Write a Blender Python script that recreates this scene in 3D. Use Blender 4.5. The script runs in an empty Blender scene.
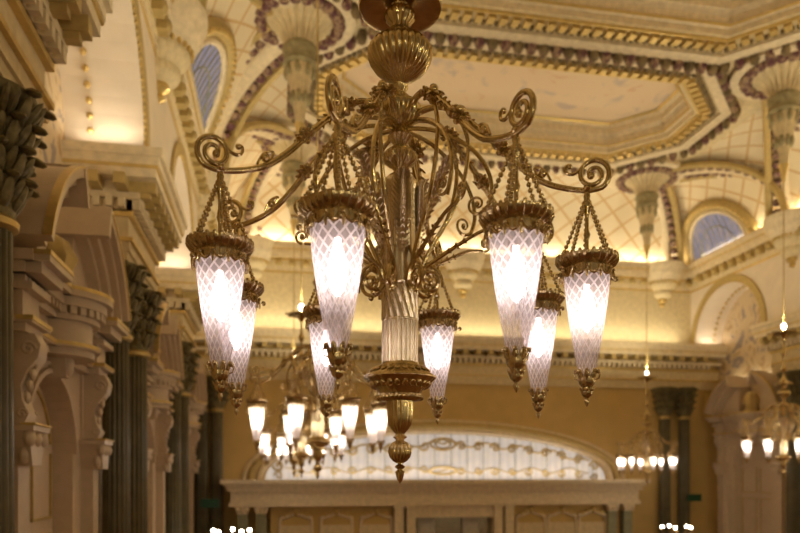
import bpy, math, random
from math import sin, cos, pi, radians as R, atan2, sqrt
from mathutils import Vector, Matrix
random.seed(5)
S = bpy.context.scene
C = S.collection
EYE = 6.0                      # eye height over the hall floor; all H values below are heights over the eye

# ------------------------------------------------------------------ camera, world, lights, exposure
cd = bpy.data.cameras.new('camera'); cam = bpy.data.objects.new('camera', cd); C.objects.link(cam)
cam.location = (0, 0, EYE); cam.rotation_euler = (R(90), 0, R(-10.2))
cd.sensor_width = 36; cd.lens = 31.5; cd.shift_y = 0.263; cd.clip_end = 200
cd.dof.use_dof = True; cd.dof.focus_distance = 4.5; cd.dof.aperture_fstop = 1.25
S.camera = cam
S.view_settings.view_transform = 'Standard'; S.view_settings.look = 'None'
S.view_settings.exposure = 0.23; S.view_settings.gamma = 1.0; S.view_settings.use_curve_mapping = False
w = bpy.data.worlds.new('world'); S.world = w; w.use_nodes = True
w.node_tree.nodes['Background'].inputs[0].default_value = (1.0, .66, .33, 1)
w.node_tree.nodes['Background'].inputs[1].default_value = 0.14

def area(name, loc, rot, sx, sy, power, col=(1, .74, .42)):
    l = bpy.data.lights.new(name, 'AREA'); l.shape = 'RECTANGLE'; l.size = sx; l.size_y = sy
    l.energy = power; l.color = col
    o = bpy.data.objects.new(name, l); C.objects.link(o); o.location = loc; o.rotation_euler = rot; return o
def point(name, loc, power, col=(1, .76, .46), rad=.3):
    l = bpy.data.lights.new(name, 'POINT'); l.energy = power; l.color = col; l.shadow_soft_size = rad
    o = bpy.data.objects.new(name, l); C.objects.link(o); o.location = loc; return o
WARM = (1, .84, .55)
XL, XR, YB = -3.3, 21.6, 32.5
def disk(name, loc, r, power, col):
    o = area(name, loc, (R(180), 0, 0), r, r, power, col); o.data.shape = 'DISK'; return o
# cove strips lying on the ledge of the back cornice and on the door heads of the side bays, shining upwards
area('cove_light_back', (9.2, 32.05, EYE+6.72), (R(180), 0, 0), 22, .25, 195, (1, .87, .60))
for yb in (12.45, 21.05, 29.65, 3.85):
    area('bay_light', (-3.8, yb, EYE+4.75), (R(180), R(-14), 0), .2, 3.2, 7, WARM)
    area('bay_light', (22.1, yb, EYE+4.75), (R(180), R(14), 0), .2, 3.2, 7, WARM)
for yb in (3.85, 12.45, 21.05, 29.65):      # short lamps on the cornice returns at the foot of each arch
    for q in (-1, 1):
        area('arch_foot_light', (-3.25, yb+q*2.2, EYE+6.66), (R(180+q*10), 0, 0), 1.1, .12, 8, (1, .86, .66))
        area('arch_foot_light', (21.55, yb+q*2.2, EYE+6.66), (R(180+q*10), 0, 0), 1.1, .12, 8, (1, .86, .66))
# strips on top of the upper cornice lighting the coves and the ceiling
area('ceiling_strip_back', (9.2, 32.1, EYE+10.75), (R(168), 0, 0), 22, .25, 165, (1, .87, .62))
area('ceiling_strip_left', (-2.28, 18, EYE+10.75), (R(180), R(-12), 0), .15, 26, 150, WARM)
area('ceiling_strip_right', (20.58, 18, EYE+10.75), (R(180), R(12), 0), .15, 26, 150, WARM)
# up-lights standing in the star-shaped discs on the chandelier rods
for x, y, p in [(.82, 4.58, 150), (.8, 13.1, 160), (.8, 21, 170), (.8, 28.9, 110), (16.8, 20.8, 180), (16.6, 29.2, 110), (16.8, 12.6, 180)]:
    disk('chandelier_uplight', (x, y, EYE+4.9), .6, p, (1, .86, .57))
# added point lights for unmodelled chandeliers beside and behind the camera, outside the picture
for x, y, p in [(16.8, 12.6, 300), (16.8, 4.2, 250), (.8, -4.2, 140), (9, -6, 200)]:
    point('unseen_chandelier_light', (x, y, EYE+1.2), p, (1, .86, .57), .5)

# ------------------------------------------------------------------ materials
def NT(name):
    m = bpy.data.materials.new(name); m.use_nodes = True
    return m, m.node_tree.nodes, m.node_tree.links, m.node_tree.nodes['Principled BSDF']
def mat(name, col, rough=.5, metal=0, var=.12, scale=6, bump=0, bscale=30, spec=.4):
    m, n, l, b = NT(name)
    b.inputs['Roughness'].default_value = rough; b.inputs['Metallic'].default_value = metal
    b.inputs['Specular IOR Level'].default_value = spec
    tc = n.new('ShaderNodeTexCoord'); nz = n.new('ShaderNodeTexNoise'); nz.inputs['Scale'].default_value = scale
    nz.inputs['Detail'].default_value = 4
    l.new(tc.outputs['Object'], nz.inputs['Vector'])
    rp = n.new('ShaderNodeValToRGB')
    rp.color_ramp.elements[0].position = .3; rp.color_ramp.elements[1].position = .7
    rp.color_ramp.elements[0].color = tuple(c*(1-var) for c in col)+(1,)
    rp.color_ramp.elements[1].color = tuple(min(1, c*(1+var)) for c in col)+(1,)
    l.new(nz.outputs['Fac'], rp.inputs['Fac']); l.new(rp.outputs['Color'], b.inputs['Base Color'])
    if bump:
        n2 = n.new('ShaderNodeTexNoise'); n2.inputs['Scale'].default_value = bscale; l.new(tc.outputs['Object'], n2.inputs['Vector'])
        bp = n.new('ShaderNodeBump'); bp.inputs['Strength'].default_value = bump; bp.inputs['Distance'].default_value = .01
        l.new(n2.outputs['Fac'], bp.inputs['Height']); l.new(bp.outputs['Normal'], b.inputs['Normal'])
    return m
def emis(name, col, s):
    m, n, l, b = NT(name)
    b.inputs['Base Color'].default_value = (1, 1, 1, 1)
    b.inputs['Emission Color'].default_value = col+(1,); b.inputs['Emission Strength'].default_value = s
    return m
M = {}
M['cream'] = mat('cream_paint', (.71, .59, .36), .55)
M['cream2'] = mat('ivory_paint', (.74, .62, .42), .5)
M['ochre'] = mat('ochre_wall_paint', (.60, .42, .15), .6, var=.06, scale=1.5)
M['pink'] = mat('rosy_plaster', (.77, .66, .52), .6, var=.05, scale=2)
M['white'] = mat('white_carved_wood', (.60, .48, .345), .4, var=.05)
M['gold'] = mat('gilding', (.66, .49, .19), .38, .6, bump=.3, bscale=20)
M['goldpaint'] = mat('dull_gold_paint', (.52, .39, .16), .45, .3)
M['brass'] = mat('antique_brass', (.62, .48, .23), .2, 1, var=.2, scale=14, bump=.2, bscale=45)
M['brass2'] = mat('pale_column_brass', (.80, .68, .46), .27, 1, var=.12, scale=9)
M['dbrass'] = mat('dark_cast_brass', (.56, .43, .22), .25, 1, var=.3, scale=40, bump=.3, bscale=70)
M['green'] = mat('green_column', (.105, .085, .036), .35, var=.25, scale=3)
M['leafgreen'] = mat('green_gilt_leaf', (.17, .14, .06), .45, .2, var=.4, scale=12)
M['sageleaf'] = mat('pale_green_leaf', (.36, .31, .17), .5, var=.25, scale=8)
M['sage'] = mat('sage_paint', (.28, .28, .17), .55)
M['purple'] = mat('purple_flowers', (.20, .12, .125), .6)
_e = M['purple'].node_tree.nodes['Color Ramp'].color_ramp.elements; _e[0].color = (.13, .045, .06, 1); _e[1].color = (.40, .28, .17, 1); _e[0].position = .42; _e[1].position = .62
M['multi'] = mat('leaf_moulding', (.22, .16, .08), .6, var=.5, scale=3)
M['floor'] = mat('carpet', (.25, .12, .06), .9, var=.4, scale=1)
M['curtain'] = mat('pale_curtain', (.6, .57, .5), .8)
M['bulb'] = emis('lit_bulb', (1, .86, .82), 10)
M['bulbfar'] = emis('lit_bulb_far', (1, .88, .68), 40)
M['spark'] = emis('small_lit_bulb', (1, .83, .6), 9)
M['exit'] = mat('green_sign_face', (.015, .07, .03), .4)

def paint_mat():      # cream wall with faint painted grey-violet arabesques
    m, n, l, b = NT('painted_arabesque'); b.inputs['Roughness'].default_value = .6
    tc = n.new('ShaderNodeTexCoord'); nz = n.new('ShaderNodeTexNoise'); nz.inputs['Scale'].default_value = .9
    nz.inputs['Distortion'].default_value = 2.5; nz.inputs['Detail'].default_value = 2
    l.new(tc.outputs['Object'], nz.inputs['Vector'])
    rp = n.new('ShaderNodeValToRGB'); e = rp.color_ramp.elements
    e[0].position = .38; e[0].color = (.32, .26, .24, 1); e[1].position = .44; e[1].color = (.64, .50, .31, 1)
    x = rp.color_ramp.elements.new(.60); x.color = (.64, .50, .31, 1)
    x = rp.color_ramp.elements.new(.66); x.color = (.46, .30, .15, 1)
    l.new(nz.outputs['Fac'], rp.inputs['Fac']); l.new(rp.outputs['Color'], b.inputs['Base Color']); return m
M['paint'] = paint_mat()
def panel_mat():
    m, n, l, b = NT('ceiling_panel_paint'); b.inputs['Roughness'].default_value = .6
    tc = n.new('ShaderNodeTexCoord'); nz = n.new('ShaderNodeTexNoise'); nz.inputs['Scale'].default_value = .55
    nz.inputs['Distortion'].default_value = 2; nz.inputs['Detail'].default_value = 3
    l.new(tc.outputs['Object'], nz.inputs['Vector'])
    rp = n.new('ShaderNodeValToRGB'); e = rp.color_ramp.elements
    e[0].position = .33; e[0].color = (.56, .46, .40, 1); e[1].position = .42; e[1].color = (.76, .60, .42, 1)
    x = rp.color_ramp.elements.new(.64); x.color = (.76, .60, .42, 1)
    x = rp.color_ramp.elements.new(.70); x.color = (.70, .47, .30, 1)
    l.new(nz.outputs['Fac'], rp.inputs['Fac']); l.new(rp.outputs['Color'], b.inputs['Base Color']); return m
M['panel'] = panel_mat()

def lattice(n, l, nu, nv, width):
    """diamond lattice from the UVs: 1 on the lines"""
    tc = n.new('ShaderNodeTexCoord'); sp = n.new('ShaderNodeSeparateXYZ'); l.new(tc.outputs['UV'], sp.inputs[0])
    def mth(op, a, b=None):
        k = n.new('ShaderNodeMath'); k.operation = op
        for i, v in enumerate((a, b)):
            if v is None: continue
            if isinstance(v, (int, float)): k.inputs[i].default_value = v
            else: l.new(v, k.inputs[i])
        return k.outputs[0]
    u = mth('MULTIPLY', sp.outputs[0], nu); v = mth('MULTIPLY', sp.outputs[1], nv)
    a = mth('ABSOLUTE', mth('SINE', mth('MULTIPLY', mth('ADD', u, v), pi)))
    b = mth('ABSOLUTE', mth('SINE', mth('MULTIPLY', mth('SUBTRACT', u, v), pi)))
    mn = mth('MINIMUM', a, b)
    return mth('LESS_THAN', mn, width), mn
def diamond_mat():
    m, n, l, b = NT('diamond_wallpaper'); b.inputs['Roughness'].default_value = .6
    ln, mn = lattice(n, l, .75, .75, .2)
    mx = n.new('ShaderNodeMix'); mx.data_type = 'RGBA'
    mx.inputs[6].default_value = (.80, .68, .47, 1); mx.inputs[7].default_value = (.66, .46, .22, 1)
    l.new(ln, mx.inputs[0]); l.new(mx.outputs[2], b.inputs['Base Color']); return m
M['diamond'] = diamond_mat()
def glass_mat():
    m, n, l, b = NT('cut_glass'); out = n['Material Output']
    ln, mn = lattice(n, l, 15, 9, .36)
    tr = n.new('ShaderNodeBsdfTransparent'); tr.inputs[0].default_value = (.95, .92, .94, 1)
    tl = n.new('ShaderNodeBsdfTranslucent'); tl.inputs[0].default_value = (.95, .88, .92, 1)
    df = n.new('ShaderNodeBsdfDiffuse'); df.inputs[0].default_value = (.9, .84, .87, 1)
    gl = n.new('ShaderNodeBsdfGlossy'); gl.inputs['Roughness'].default_value = .12
    bp = n.new('ShaderNodeBump'); bp.inputs['Strength'].default_value = .6; bp.inputs['Distance'].default_value = .01
    l.new(mn, bp.inputs['Height'])
    for q in (tl, df, gl): l.new(bp.outputs['Normal'], q.inputs['Normal'])
    a = n.new('ShaderNodeMixShader'); a.inputs[0].default_value = .35; l.new(tl.outputs[0], a.inputs[1]); l.new(df.outputs[0], a.inputs[2])
    c = n.new('ShaderNodeMixShader'); c.inputs[0].default_value = .12; l.new(a.outputs[0], c.inputs[1]); l.new(gl.outputs[0], c.inputs[2])
    mr = n.new('ShaderNodeMapRange'); l.new(ln, mr.inputs[0]); mr.inputs[3].default_value = .3; mr.inputs[4].default_value = .78
    d = n.new('ShaderNodeMixShader'); l.new(mr.outputs[0], d.inputs[0]); l.new(tr.outputs[0], d.inputs[1]); l.new(c.outputs[0], d.inputs[2])
    l.new(d.outputs[0], out.inputs[0]); return m
M['glass'] = glass_mat()
def stained(name, c1, c2, sx, strength):      # daylit leaded glass with vertical bars
    m, n, l, b = NT(name)
    tc = n.new('ShaderNodeTexCoord'); wv = n.new('ShaderNodeTexWave'); wv.bands_direction = 'X'; wv.inputs['Scale'].default_value = sx
    wv.inputs['Distortion'].default_value = .3
    nz = n.new('ShaderNodeTexNoise'); nz.inputs['Scale'].default_value = 3; nz.inputs['Detail'].default_value = 3
    l.new(tc.outputs['UV'], wv.inputs['Vector']); l.new(tc.outputs['UV'], nz.inputs['Vector'])
    mx = n.new('ShaderNodeMix'); mx.data_type = 'RGBA'; mx.inputs[6].default_value = c1+(1,); mx.inputs[7].default_value = c2+(1,)
    l.new(nz.outputs['Fac'], mx.inputs[0])
    m2 = n.new('ShaderNodeMix'); m2.data_type = 'RGBA'; m2.blend_type = 'MULTIPLY'; m2.inputs[0].default_value = .45 if sx > 1.5 else .1
    l.new(mx.outputs[2], m2.inputs[6]); l.new(wv.outputs['Color'], m2.inputs[7])
    l.new(m2.outputs[2], b.inputs['Base Color']); l.new(m2.outputs[2], b.inputs['Emission Color'])
    b.inputs['Emission Strength'].default_value = strength; b.inputs['Roughness'].default_value = .6
    m2.name = 'leading'; sc_ = n.new('ShaderNodeMix'); sc_.data_type = 'RGBA'; sc_.blend_type = 'MULTIPLY'; sc_.inputs[0].default_value = 1; sc_.inputs[7].default_value = (.45, .45, .45, 1); l.new(m2.outputs[2], sc_.inputs[6]); l.new(sc_.outputs[2], b.inputs['Base Color'])
    return m
M['skyglass'] = stained('blue_leaded_glass', (.07, .16, .42), (.56, .40, .28), 2.2, .6)
M['fanglass'] = stained('pale_leaded_glass', (.50, .46, .47), (.72, .60, .44), .9, .7)

# ------------------------------------------------------------------ mesh builder
class MB:
    def __init__(s): s.v = []; s.f = []; s.uv = []
    def add(s, vs, fs, uvs=None, M_=None):
        o = len(s.v)
        for p in vs:
            p = Vector(p); s.v.append(tuple(M_ @ p) if M_ else tuple(p))
        for i, f in enumerate(fs):
            s.f.append([a+o for a in f]); s.uv.append(uvs[i] if uvs else None)
        return s
    def box(s, x0, x1, y0, y1, z0, z1, M_=None):
        v = [(x, y, z) for z in (z0, z1) for y in (y0, y1) for x in (x0, x1)]
        return s.add(v, [(0, 2, 3, 1), (4, 5, 7, 6), (0, 1, 5, 4), (2, 6, 7, 3), (0, 4, 6, 2), (1, 3, 7, 5)], None, M_)
    def lathe(s, prof, n=32, flute=0, amp=0, twist=0, M_=None, cap=True, t0=0, t1=2*pi):
        """prof: (r, z); uv = (angle, length)"""
        vs = []; fs = []; uv = []
        full = abs(t1-t0-2*pi) < 1e-4
        k = n if full else n+1
        L = [0]
        for a, b in zip(prof, prof[1:]): L.append(L[-1]+math.hypot(b[0]-a[0], b[1]-a[1]))
        T = L[-1] or 1
        for (r, z) in prof:
            for i in range(k):
                t = t0+(t1-t0)*i/n
                rr = r*(1+amp*(abs(cos(flute*t/2+twist*z))*2-1)) if flute else r
                vs.append((rr*cos(t), rr*sin(t), z))
        for j in range(len(prof)-1):
            for i in range(n):
                a = j*k+i; b = j*k+(i+1) % k
                fs.append((a, b, b+k, a+k))
                uv.append([(i/n, L[j]/T), ((i+1)/n, L[j]/T), ((i+1)/n, L[j+1]/T), (i/n, L[j+1]/T)])
        if cap and full:
            fs.append(list(range(k))[::-1]); uv.append(None); fs.append([(len(prof)-1)*k+i for i in range(k)]); uv.append(None)
        return s.add(vs, fs, uv, M_)
    def tube(s, pts, r, n=8, M_=None, flat=1.0):
        pts = [Vector(p) for p in pts]; m = len(pts)
        rr = r if isinstance(r, (list, tuple)) else [r]*m
        vs = []; fs = []
        d0 = (pts[1]-pts[0]).normalized()
        up = Vector((0, 0, 1)) if abs(d0.z) < .9 else Vector((1, 0, 0))
        a = d0.cross(up).normalized()
        for i, p in enumerate(pts):
            d = (pts[min(i+1, m-1)]-pts[max(i-1, 0)]).normalized()
            a = (a-d*a.dot(d)).normalized(); b = d.cross(a)
            for k in range(n):
                t = 2*pi*k/n; vs.append(p+a*cos(t)*rr[i]*flat+b*sin(t)*rr[i])
        for i in range(m-1):
            for k in range(n):
                q = i*n; fs.append((q+k, q+(k+1) % n, q+n+(k+1) % n, q+n+k))
        fs.append(list(range(n))[::-1]); fs.append([(m-1)*n+k for k in range(n)])
        return s.add(vs, fs, None, M_)
    def ball(s, c, r, n=8, M_=None, axis=None):
        """ellipsoid; r scalar or (rx,ry,rz); axis: direction of its z"""
        if not isinstance(r, (tuple, list)): r = (r, r, r)
        h = max(4, n//2)
        prof = [(max(sin(pi*i/h), .02), -cos(pi*i/h)) for i in range(h+1)]
        T = Matrix.Translation(Vector(c))
        if axis is not None: T = T @ Vector(axis).to_track_quat('Z', 'Y').to_matrix().to_4x4()
        T = T @ Matrix.Diagonal((r[0], r[1], r[2], 1))
        if M_: T = M_ @ T
        return s.lathe(prof, n, M_=T, cap=False)
    def prism(s, poly, a0, a1, axis='x', M_=None):
        """extrude 2D polygon (u,v) along axis; x: (u=y,v=z)  y: (u=x,v=z)  z: (u=x,v=y)"""
        def P(u, v, a): return {'x': (a, u, v), 'y': (u, a, v), 'z': (u, v, a)}[axis]
        n = len(poly)
        vs = [P(u, v, a0) for u, v in poly]+[P(u, v, a1) for u, v in poly]
        fs = [list(range(n))[::-1], [n+i for i in range(n)]]+[(i, (i+1) % n, n+(i+1) % n, n+i) for i in range(n)]
        return s.add(vs, fs, None, M_)
    def arcband(s, cu, cv, r0, r1, t0, t1, a0, a1, axis='x', n=24, ev=1.0):
        """ring sector prism; ev squashes vertically"""
        for i in range(n):
            ta = t0+(t1-t0)*i/n; tb = t0+(t1-t0)*(i+1)/n
            q = [(cu+r0*cos(ta), cv+ev*r0*sin(ta)), (cu+r1*cos(ta), cv+ev*r1*sin(ta)), (cu+r1*cos(tb), cv+ev*r1*sin(tb)), (cu+r0*cos(tb), cv+ev*r0*sin(tb))]
            s.prism(q, a0, a1, axis)
        return s
    def mesh(s, name, mt, smooth=True):
        me = bpy.data.meshes.new(name); me.from_pydata(s.v, [], s.f)
        if any(s.uv):
            ul = me.uv_layers.new(name='UVMap')
            for p, u in zip(me.polygons, s.uv):
                if u:
                    for li, q in zip(p.loop_indices, u): ul.data[li].uv = q
        me.materials.append(M[mt] if isinstance(mt, str) else mt)
        if smooth:
            for p in me.polygons: p.use_smooth = True
            me.update()
            try: me.set_sharp_from_angle(angle=R(50))
            except Exception: pass
        me.update(); return me
    def build(s, name, mt, parent=None, smooth=True):
        o = bpy.data.objects.new(name, s.mesh(name, mt, smooth)); C.objects.link(o)
        if parent: o.parent = parent
        return o
def tag(o, label=None, cat=None, group=None, kind=None):
    if label: o['label'] = label
    if cat: o['category'] = cat
    if group: o['group'] = group
    if kind: o['kind'] = kind
    return o
def empty(name, loc, rz=0):
    o = bpy.data.objects.new(name, None); C.objects.link(o); o.location = loc; o.rotation_euler = (0, 0, rz); o.empty_display_size = .2; return o
def struct(o): o['kind'] = 'structure'; return o
def kids(o): return [c for c in bpy.data.objects if c.parent == o]
def copy_tree(o, parent=None):
    c = o.copy(); C.objects.link(c)
    c.parent = parent
    for ch in kids(o): copy_tree(ch, c)
    return c
def smoothpath(p, k=6):
    p = [Vector(q) for q in p]; out = []
    for i in range(len(p)-1):
        a = p[max(i-1, 0)]; b = p[i]; c = p[i+1]; d = p[min(i+2, len(p)-1)]
        for j in range(k):
            t = j/k
            out.append(.5*((2*b)+(c-a)*t+(2*a-5*b+4*c-d)*t*t+(3*b-a-3*c+d)*t**3))
    out.append(p[-1]); return out

Z = lambda h: EYE+h
# ================================================================== THE HALL
struct(MB().box(-6, 24, -9, 34, -.3, 0).build('floor', 'floor', smooth=False))

# ---- walls: tall recessed bays between piers, arches springing from the lower entablature
AXL, AXR = -2.6, 20.9          # attic planes
PXL, PXR = -4.1, 22.4        # painted back planes of the bays
PIER = [(-3.0, 1.4), (6.3, 10.0), (14.9, 18.6), (23.5, 27.2), (32.1, YB)]
BAYS = [3.85, 12.45, 21.05, 29.65]; BR = 2.45
def attic(xf, xb):
    mb = MB(); a, b = min(xf, xb), max(xf, xb)
    for y0, y1 in PIER: mb.box(a, b, y0, y1, Z(6.58), Z(10.4))
    for c in BAYS:
        n = 24
        for i in range(n):
            ta = pi*i/n; tb = pi*(i+1)/n
            mb.prism([(c+BR*cos(ta), Z(6.62+BR*sin(ta))), (c+BR*cos(ta), Z(10.4)), (c+BR*cos(tb), Z(10.4)), (c+BR*cos(tb), Z(6.62+BR*sin(tb)))], a, b, 'x')
    return mb
struct(attic(AXL, PXL).build('wall_left', 'pink', smooth=False))
struct(MB().box(PXL-.3, PXL, -8, YB+.4, 0, Z(10.5)).build('wall_left', 'paint', smooth=False))
struct(attic(AXR, PXR).build('wall_right', 'pink', smooth=False))
struct(MB().box(PXR, PXR+.3, -8, YB+.4, 0, Z(10.5)).build('wall_right', 'paint', smooth=False))
struct(MB().box(PXL-.3, PXR+.3, YB, YB+.4, 0, Z(10.5)).build('wall_back', 'ochre', smooth=False))
struct(MB().box(AXL, AXR, YB-.02, YB, Z(6.55), Z(9.5)).build('wall_back', 'cream', smooth=False))
tn = [0]
def trim(mb, mt, smooth=False):
    tn[0] += 1
    return struct(mb.build('trim_%d' % tn[0], mt, smooth=smooth))

# niche arch mouldings: gilt bead arches at front and rear edge of each intrados
def beadarch(xp, c, r, spring, bottom, br, step):
    mb = MB()
    pts = []
    z = bottom
    while z < spring: pts.append((c+r, z)); pts.append((c-r, z)); z += step
    n = int(pi*r/step)
    for i in range(n+1): pts.append((c+r*cos(pi*i/n), spring+r*sin(pi*i/n)))
    for y, z in pts: mb.ball((xp, y, Z(z)), (br, br, br), 8)
    return mb
for c in BAYS:
    for xf, xb, s in ((AXL, PXL, 1), (AXR, PXR, -1)):
        trim(beadarch(xb+s*.5, c, BR-.07, 6.62, 6.7, .07, .27), 'gold', True)
        trim(beadarch(xf+s*.03, c, BR+.02, 6.62, 6.7, .035, .12), 'gold', True)
        mb = MB().arcband(c, Z(6.62), BR+.04, BR+.34, 0, pi, min(xf, xf+s*.07), max(xf, xf+s*.07), 'x', 32)
        trim(mb, 'goldpaint')
# ---- lower entablature: stepped run between z 3.9 and 6.6, jutting out over the column pairs
LAY = [(4.45, 4.62, .00, 'cream'), (4.62, 4.82, .05, 'cream'), (4.82, 4.9, .12, 'gold'), (4.9, 5.32, .02, 'cream'),
       (5.32, 5.42, .12, 'gold'), (5.65, 5.78, .26, 'cream2'), (6.02, 6.2, .62, 'cream2'), (6.2, 6.26, .66, 'gold'), (6.26, 6.42, .68, 'cream2'), (6.42, 6.6, .76, 'cream2')]
def entab(y0, y1, xw, xa, s, dent=True):
    """run on a side wall. xw wall plane, xa architrave face, s=+1 room lies to +x"""
    for mt in ('cream', 'cream2', 'gold', 'goldpaint'):
        mb = MB()
        for za, zb, pj, m_ in LAY:
            if m_ != mt: continue
            xf = xa+s*pj; mb.box(min(xw, xf), max(xw, xf), y0-pj*.6, y1+pj*.6, Z(za), Z(zb))
        if mt == 'cream2':
            mb.box(min(xw, xa+s*.12), max(xw, xa+s*.12), y0-.1, y1+.1, Z(5.45), Z(6.1))
        if mb.v: trim(mb, mt)
    d = MB(); g = MB()
    # dentils, both along the front and along the two returns
    yy = y0-.1
    while yy < y1+.1:
        d.box(min(xa, xa+s*.26), max(xa, xa+s*.26), yy, yy+.13, Z(5.45), Z(5.64)); yy += .24
    for yr in (y0, y1):
        k = 0
        while k*.24 < abs(xa-xw)-.1:
            xx = xa-s*k*.24; yo = -1 if yr == y0 else 1
            d.box(min(xx, xx-s*.13), max(xx, xx-s*.13), min(yr, yr+yo*.26), max(yr, yr+yo*.26), Z(5.45), Z(5.64)); k += 1
    n = max(2, round((y1-y0)/.55))
    for i in range(n+1):
        yc = y0+(y1-y0)*i/n
        g.box(min(xa, xa+s*.58), max(xa, xa+s*.58), yc-.11, yc+.11, Z(5.8), Z(6.02))
        g.box(min(xa, xa+s*.46), max(xa, xa+s*.46), yc-.08, yc+.08, Z(5.7), Z(5.82))
    for yr in (y0, y1):
        yo = -1 if yr == y0 else 1
        k = 0
        while k*.5 < abs(xa-xw)-.2:
            xx = xa-s*(k*.5+.05)
            g.box(xx-.11, xx+.11, min(yr, yr+yo*.56), max(yr, yr+yo*.56), Z(5.8), Z(6.02)); k += 1
    trim(d, 'cream2'); trim(g, 'goldpaint')
for a, b in PIER[:4]:
    entab(a+.2, b-.2, PXL, -2.96, 1); entab(a+.2, b-.2, PXR, 21.26, -1)
# pier bodies behind the columns
for a, b in PIER[:4]:
    for x0, x1 in ((PXL, -3.6), (21.9, PXR)): trim(MB().box(x0, x1, a+.1, b-.1, 0, Z(4.5)), 'cream')
# back wall run
for mt in ('cream', 'cream2', 'gold', 'goldpaint'):
    mb = MB()
    for za, zb, pj, m_ in LAY:
        if m_ == mt: mb.box(PXL, PXR, YB-.12-pj, YB+.02, Z(za), Z(zb))
    if mb.v: trim(mb, mt)
d = MB(); x = -3
while x < XR: d.box(x, x+.14, YB-.42, YB, Z(5.45), Z(5.64)); x += .27
trim(d, 'cream2')
d = MB(); x = -3
while x < XR: d.box(x, x+.22, YB-.7, YB, Z(5.8), Z(6.02)); x += .62
trim(d, 'goldpaint')

# ---- upper cornice (H 9.6 .. 10.6) with modillions or roundels
UL = [(9.35, 9.45, .05, 'gold'), (9.45, 9.6, .12, 'cream2'), (9.6, 9.9, .18, 'cream'), (9.9, 10.0, .26, 'gold'), (10.0, 10.12, .62, 'cream2'), (10.12, 10.3, .7, 'cream2'), (10.3, 10.36, .76, 'gold'), (10.36, 10.62, .84, 'cream2')]
for mt in ('cream', 'cream2', 'gold'):
    ml = MB(); mr = MB(); mbk = MB()
    for za, zb, pj, m_ in UL:
        if m_ != mt: continue
        pj *= .6; ml.box(AXL-.02, AXL+pj, -8, YB, Z(za), Z(zb)); mr.box(AXR-pj, AXR+.02, -8, YB, Z(za), Z(zb)); mbk.box(AXL, AXR, YB-pj, YB+.02, Z(za), Z(zb))
    for q in (ml, mr, mbk): trim(q, mt)
ml = MB(); mr = MB(); mbk = MB()
y = 1.0
while y < YB-1:
    for q, s, x0 in ((ml, 1, AXL), (mr, -1, AXR)):
        q.prism([(y-.16, Z(10.0)), (y-.16, Z(9.66)), (y+.16, Z(9.66)), (y+.16, Z(10.0))], x0+s*.05, x0+s*.33, 'x')
        q.ball((x0+s*.33, y, Z(9.8)), (.1, .16, .14), 8)
    y += .62
trim(ml, 'goldpaint', True); trim(mr, 'goldpaint', True)
x = -2.9
while x < XR-.5:
    mbk.ball((x, YB-.24, Z(9.75)), (.17, .09, .15), 10); x += .62
trim(mbk, 'goldpaint', True)

# ---- corbels (half-round consoles under the upper cornice)
CORB = []
def corbel(x, y, label, face=0):
    t = empty('corbel', (x, y, Z(8.55)), face)
    tag(t, label, 'corbel', 'half-round corbels under the upper cornice')
    K = dict(t0=-pi/2, t1=pi/2)
    MB().lathe([(.01, 0), (.16, .08), (.10, .2), (.26, .3), (.22, .42)], 16, **K).build('drop', 'gold', t)
    MB().lathe([(.22, .42), (.42, .52), (.48, .66), (.45, .8), (.62, .95), (.70, 1.08), (.68, 1.2)], 48, 24, .03, **K).build('fluted_bell', 'cream', t)
    MB().lathe([(.68, 1.2), (.84, 1.3), (.86, 1.42), (.94, 1.5), (1.0, 1.62), (1.02, 1.8), (1.08, 1.85), (1.1, 2.08), (.01, 2.1)], 32, **K).build('cornice_block', 'cream2', t)
    b = MB()
    for i in range(14):
        a = -pi/2+pi*(i+.5)/14; b.ball((.74*cos(a), .74*sin(a), 1.2), (.055, .055, .09), 6)
    b.build('egg_moulding', 'gold', t)
    return t
ROWY = [8.15, 16.75, 25.35]
corbel(AXL, 16.75, 'large cream corbel high on the left wall, left of the blue arched window')
corbel(AXL, 25.35, 'smaller cream corbel on the left wall below and beyond the blue window')
corbel(AXR, 25.35, 'cream and gilt corbel at the right edge beyond the blue half-round window', pi)
corbel(19.3, YB, 'cream corbel on the back wall by the far right corner', -pi/2)
corbel(8.9, YB, 'cream corbel in the middle of the back wall behind the chandelier arms', -pi/2)
corbel(-1.0, YB, 'cream corbel on the back wall near the far left corner', -pi/2)

# ---- coves between the upper cornice and the flat ceiling
HC = 13.7; RX = 3.2; H0 = 10.62
def cove_xy(t):      # (inward distance, height)
    return .15+2.9*(1-cos(t))**.72, H0+(HC-H0)*sin(t)
def cove(side):
    mb = MB(); n = 16; m = 1
    for i in range(n):
        ta = pi/2*i/n; tb = pi/2*(i+1)/n
        (da, ha), (db, hb) = cove_xy(ta), cove_xy(tb)
        la = ta*3.6; lb = tb*3.6
        for (p, q) in ((-8, 32.45),) if side != 'b' else ((AXL, AXR),):
            if side == 'l': v = [(AXL+da, p, Z(ha)), (AXL+da, q, Z(ha)), (AXL+db, q, Z(hb)), (AXL+db, p, Z(hb))]
            elif side == 'r': v = [(AXR-da, p, Z(ha)), (AXR-da, q, Z(ha)), (AXR-db, q, Z(hb)), (AXR-db, p, Z(hb))]
            else: v = [(p, YB-da, Z(ha)), (q, YB-da, Z(ha)), (q, YB-db, Z(hb)), (p, YB-db, Z(hb))]
            mb.add(v, [(0, 1, 2, 3)], [[(p, la), (q, la), (q, lb), (p, lb)]])
    return mb
for s_ in 'lrb': struct(cove(s_).build('ceiling', 'diamond'))

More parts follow.
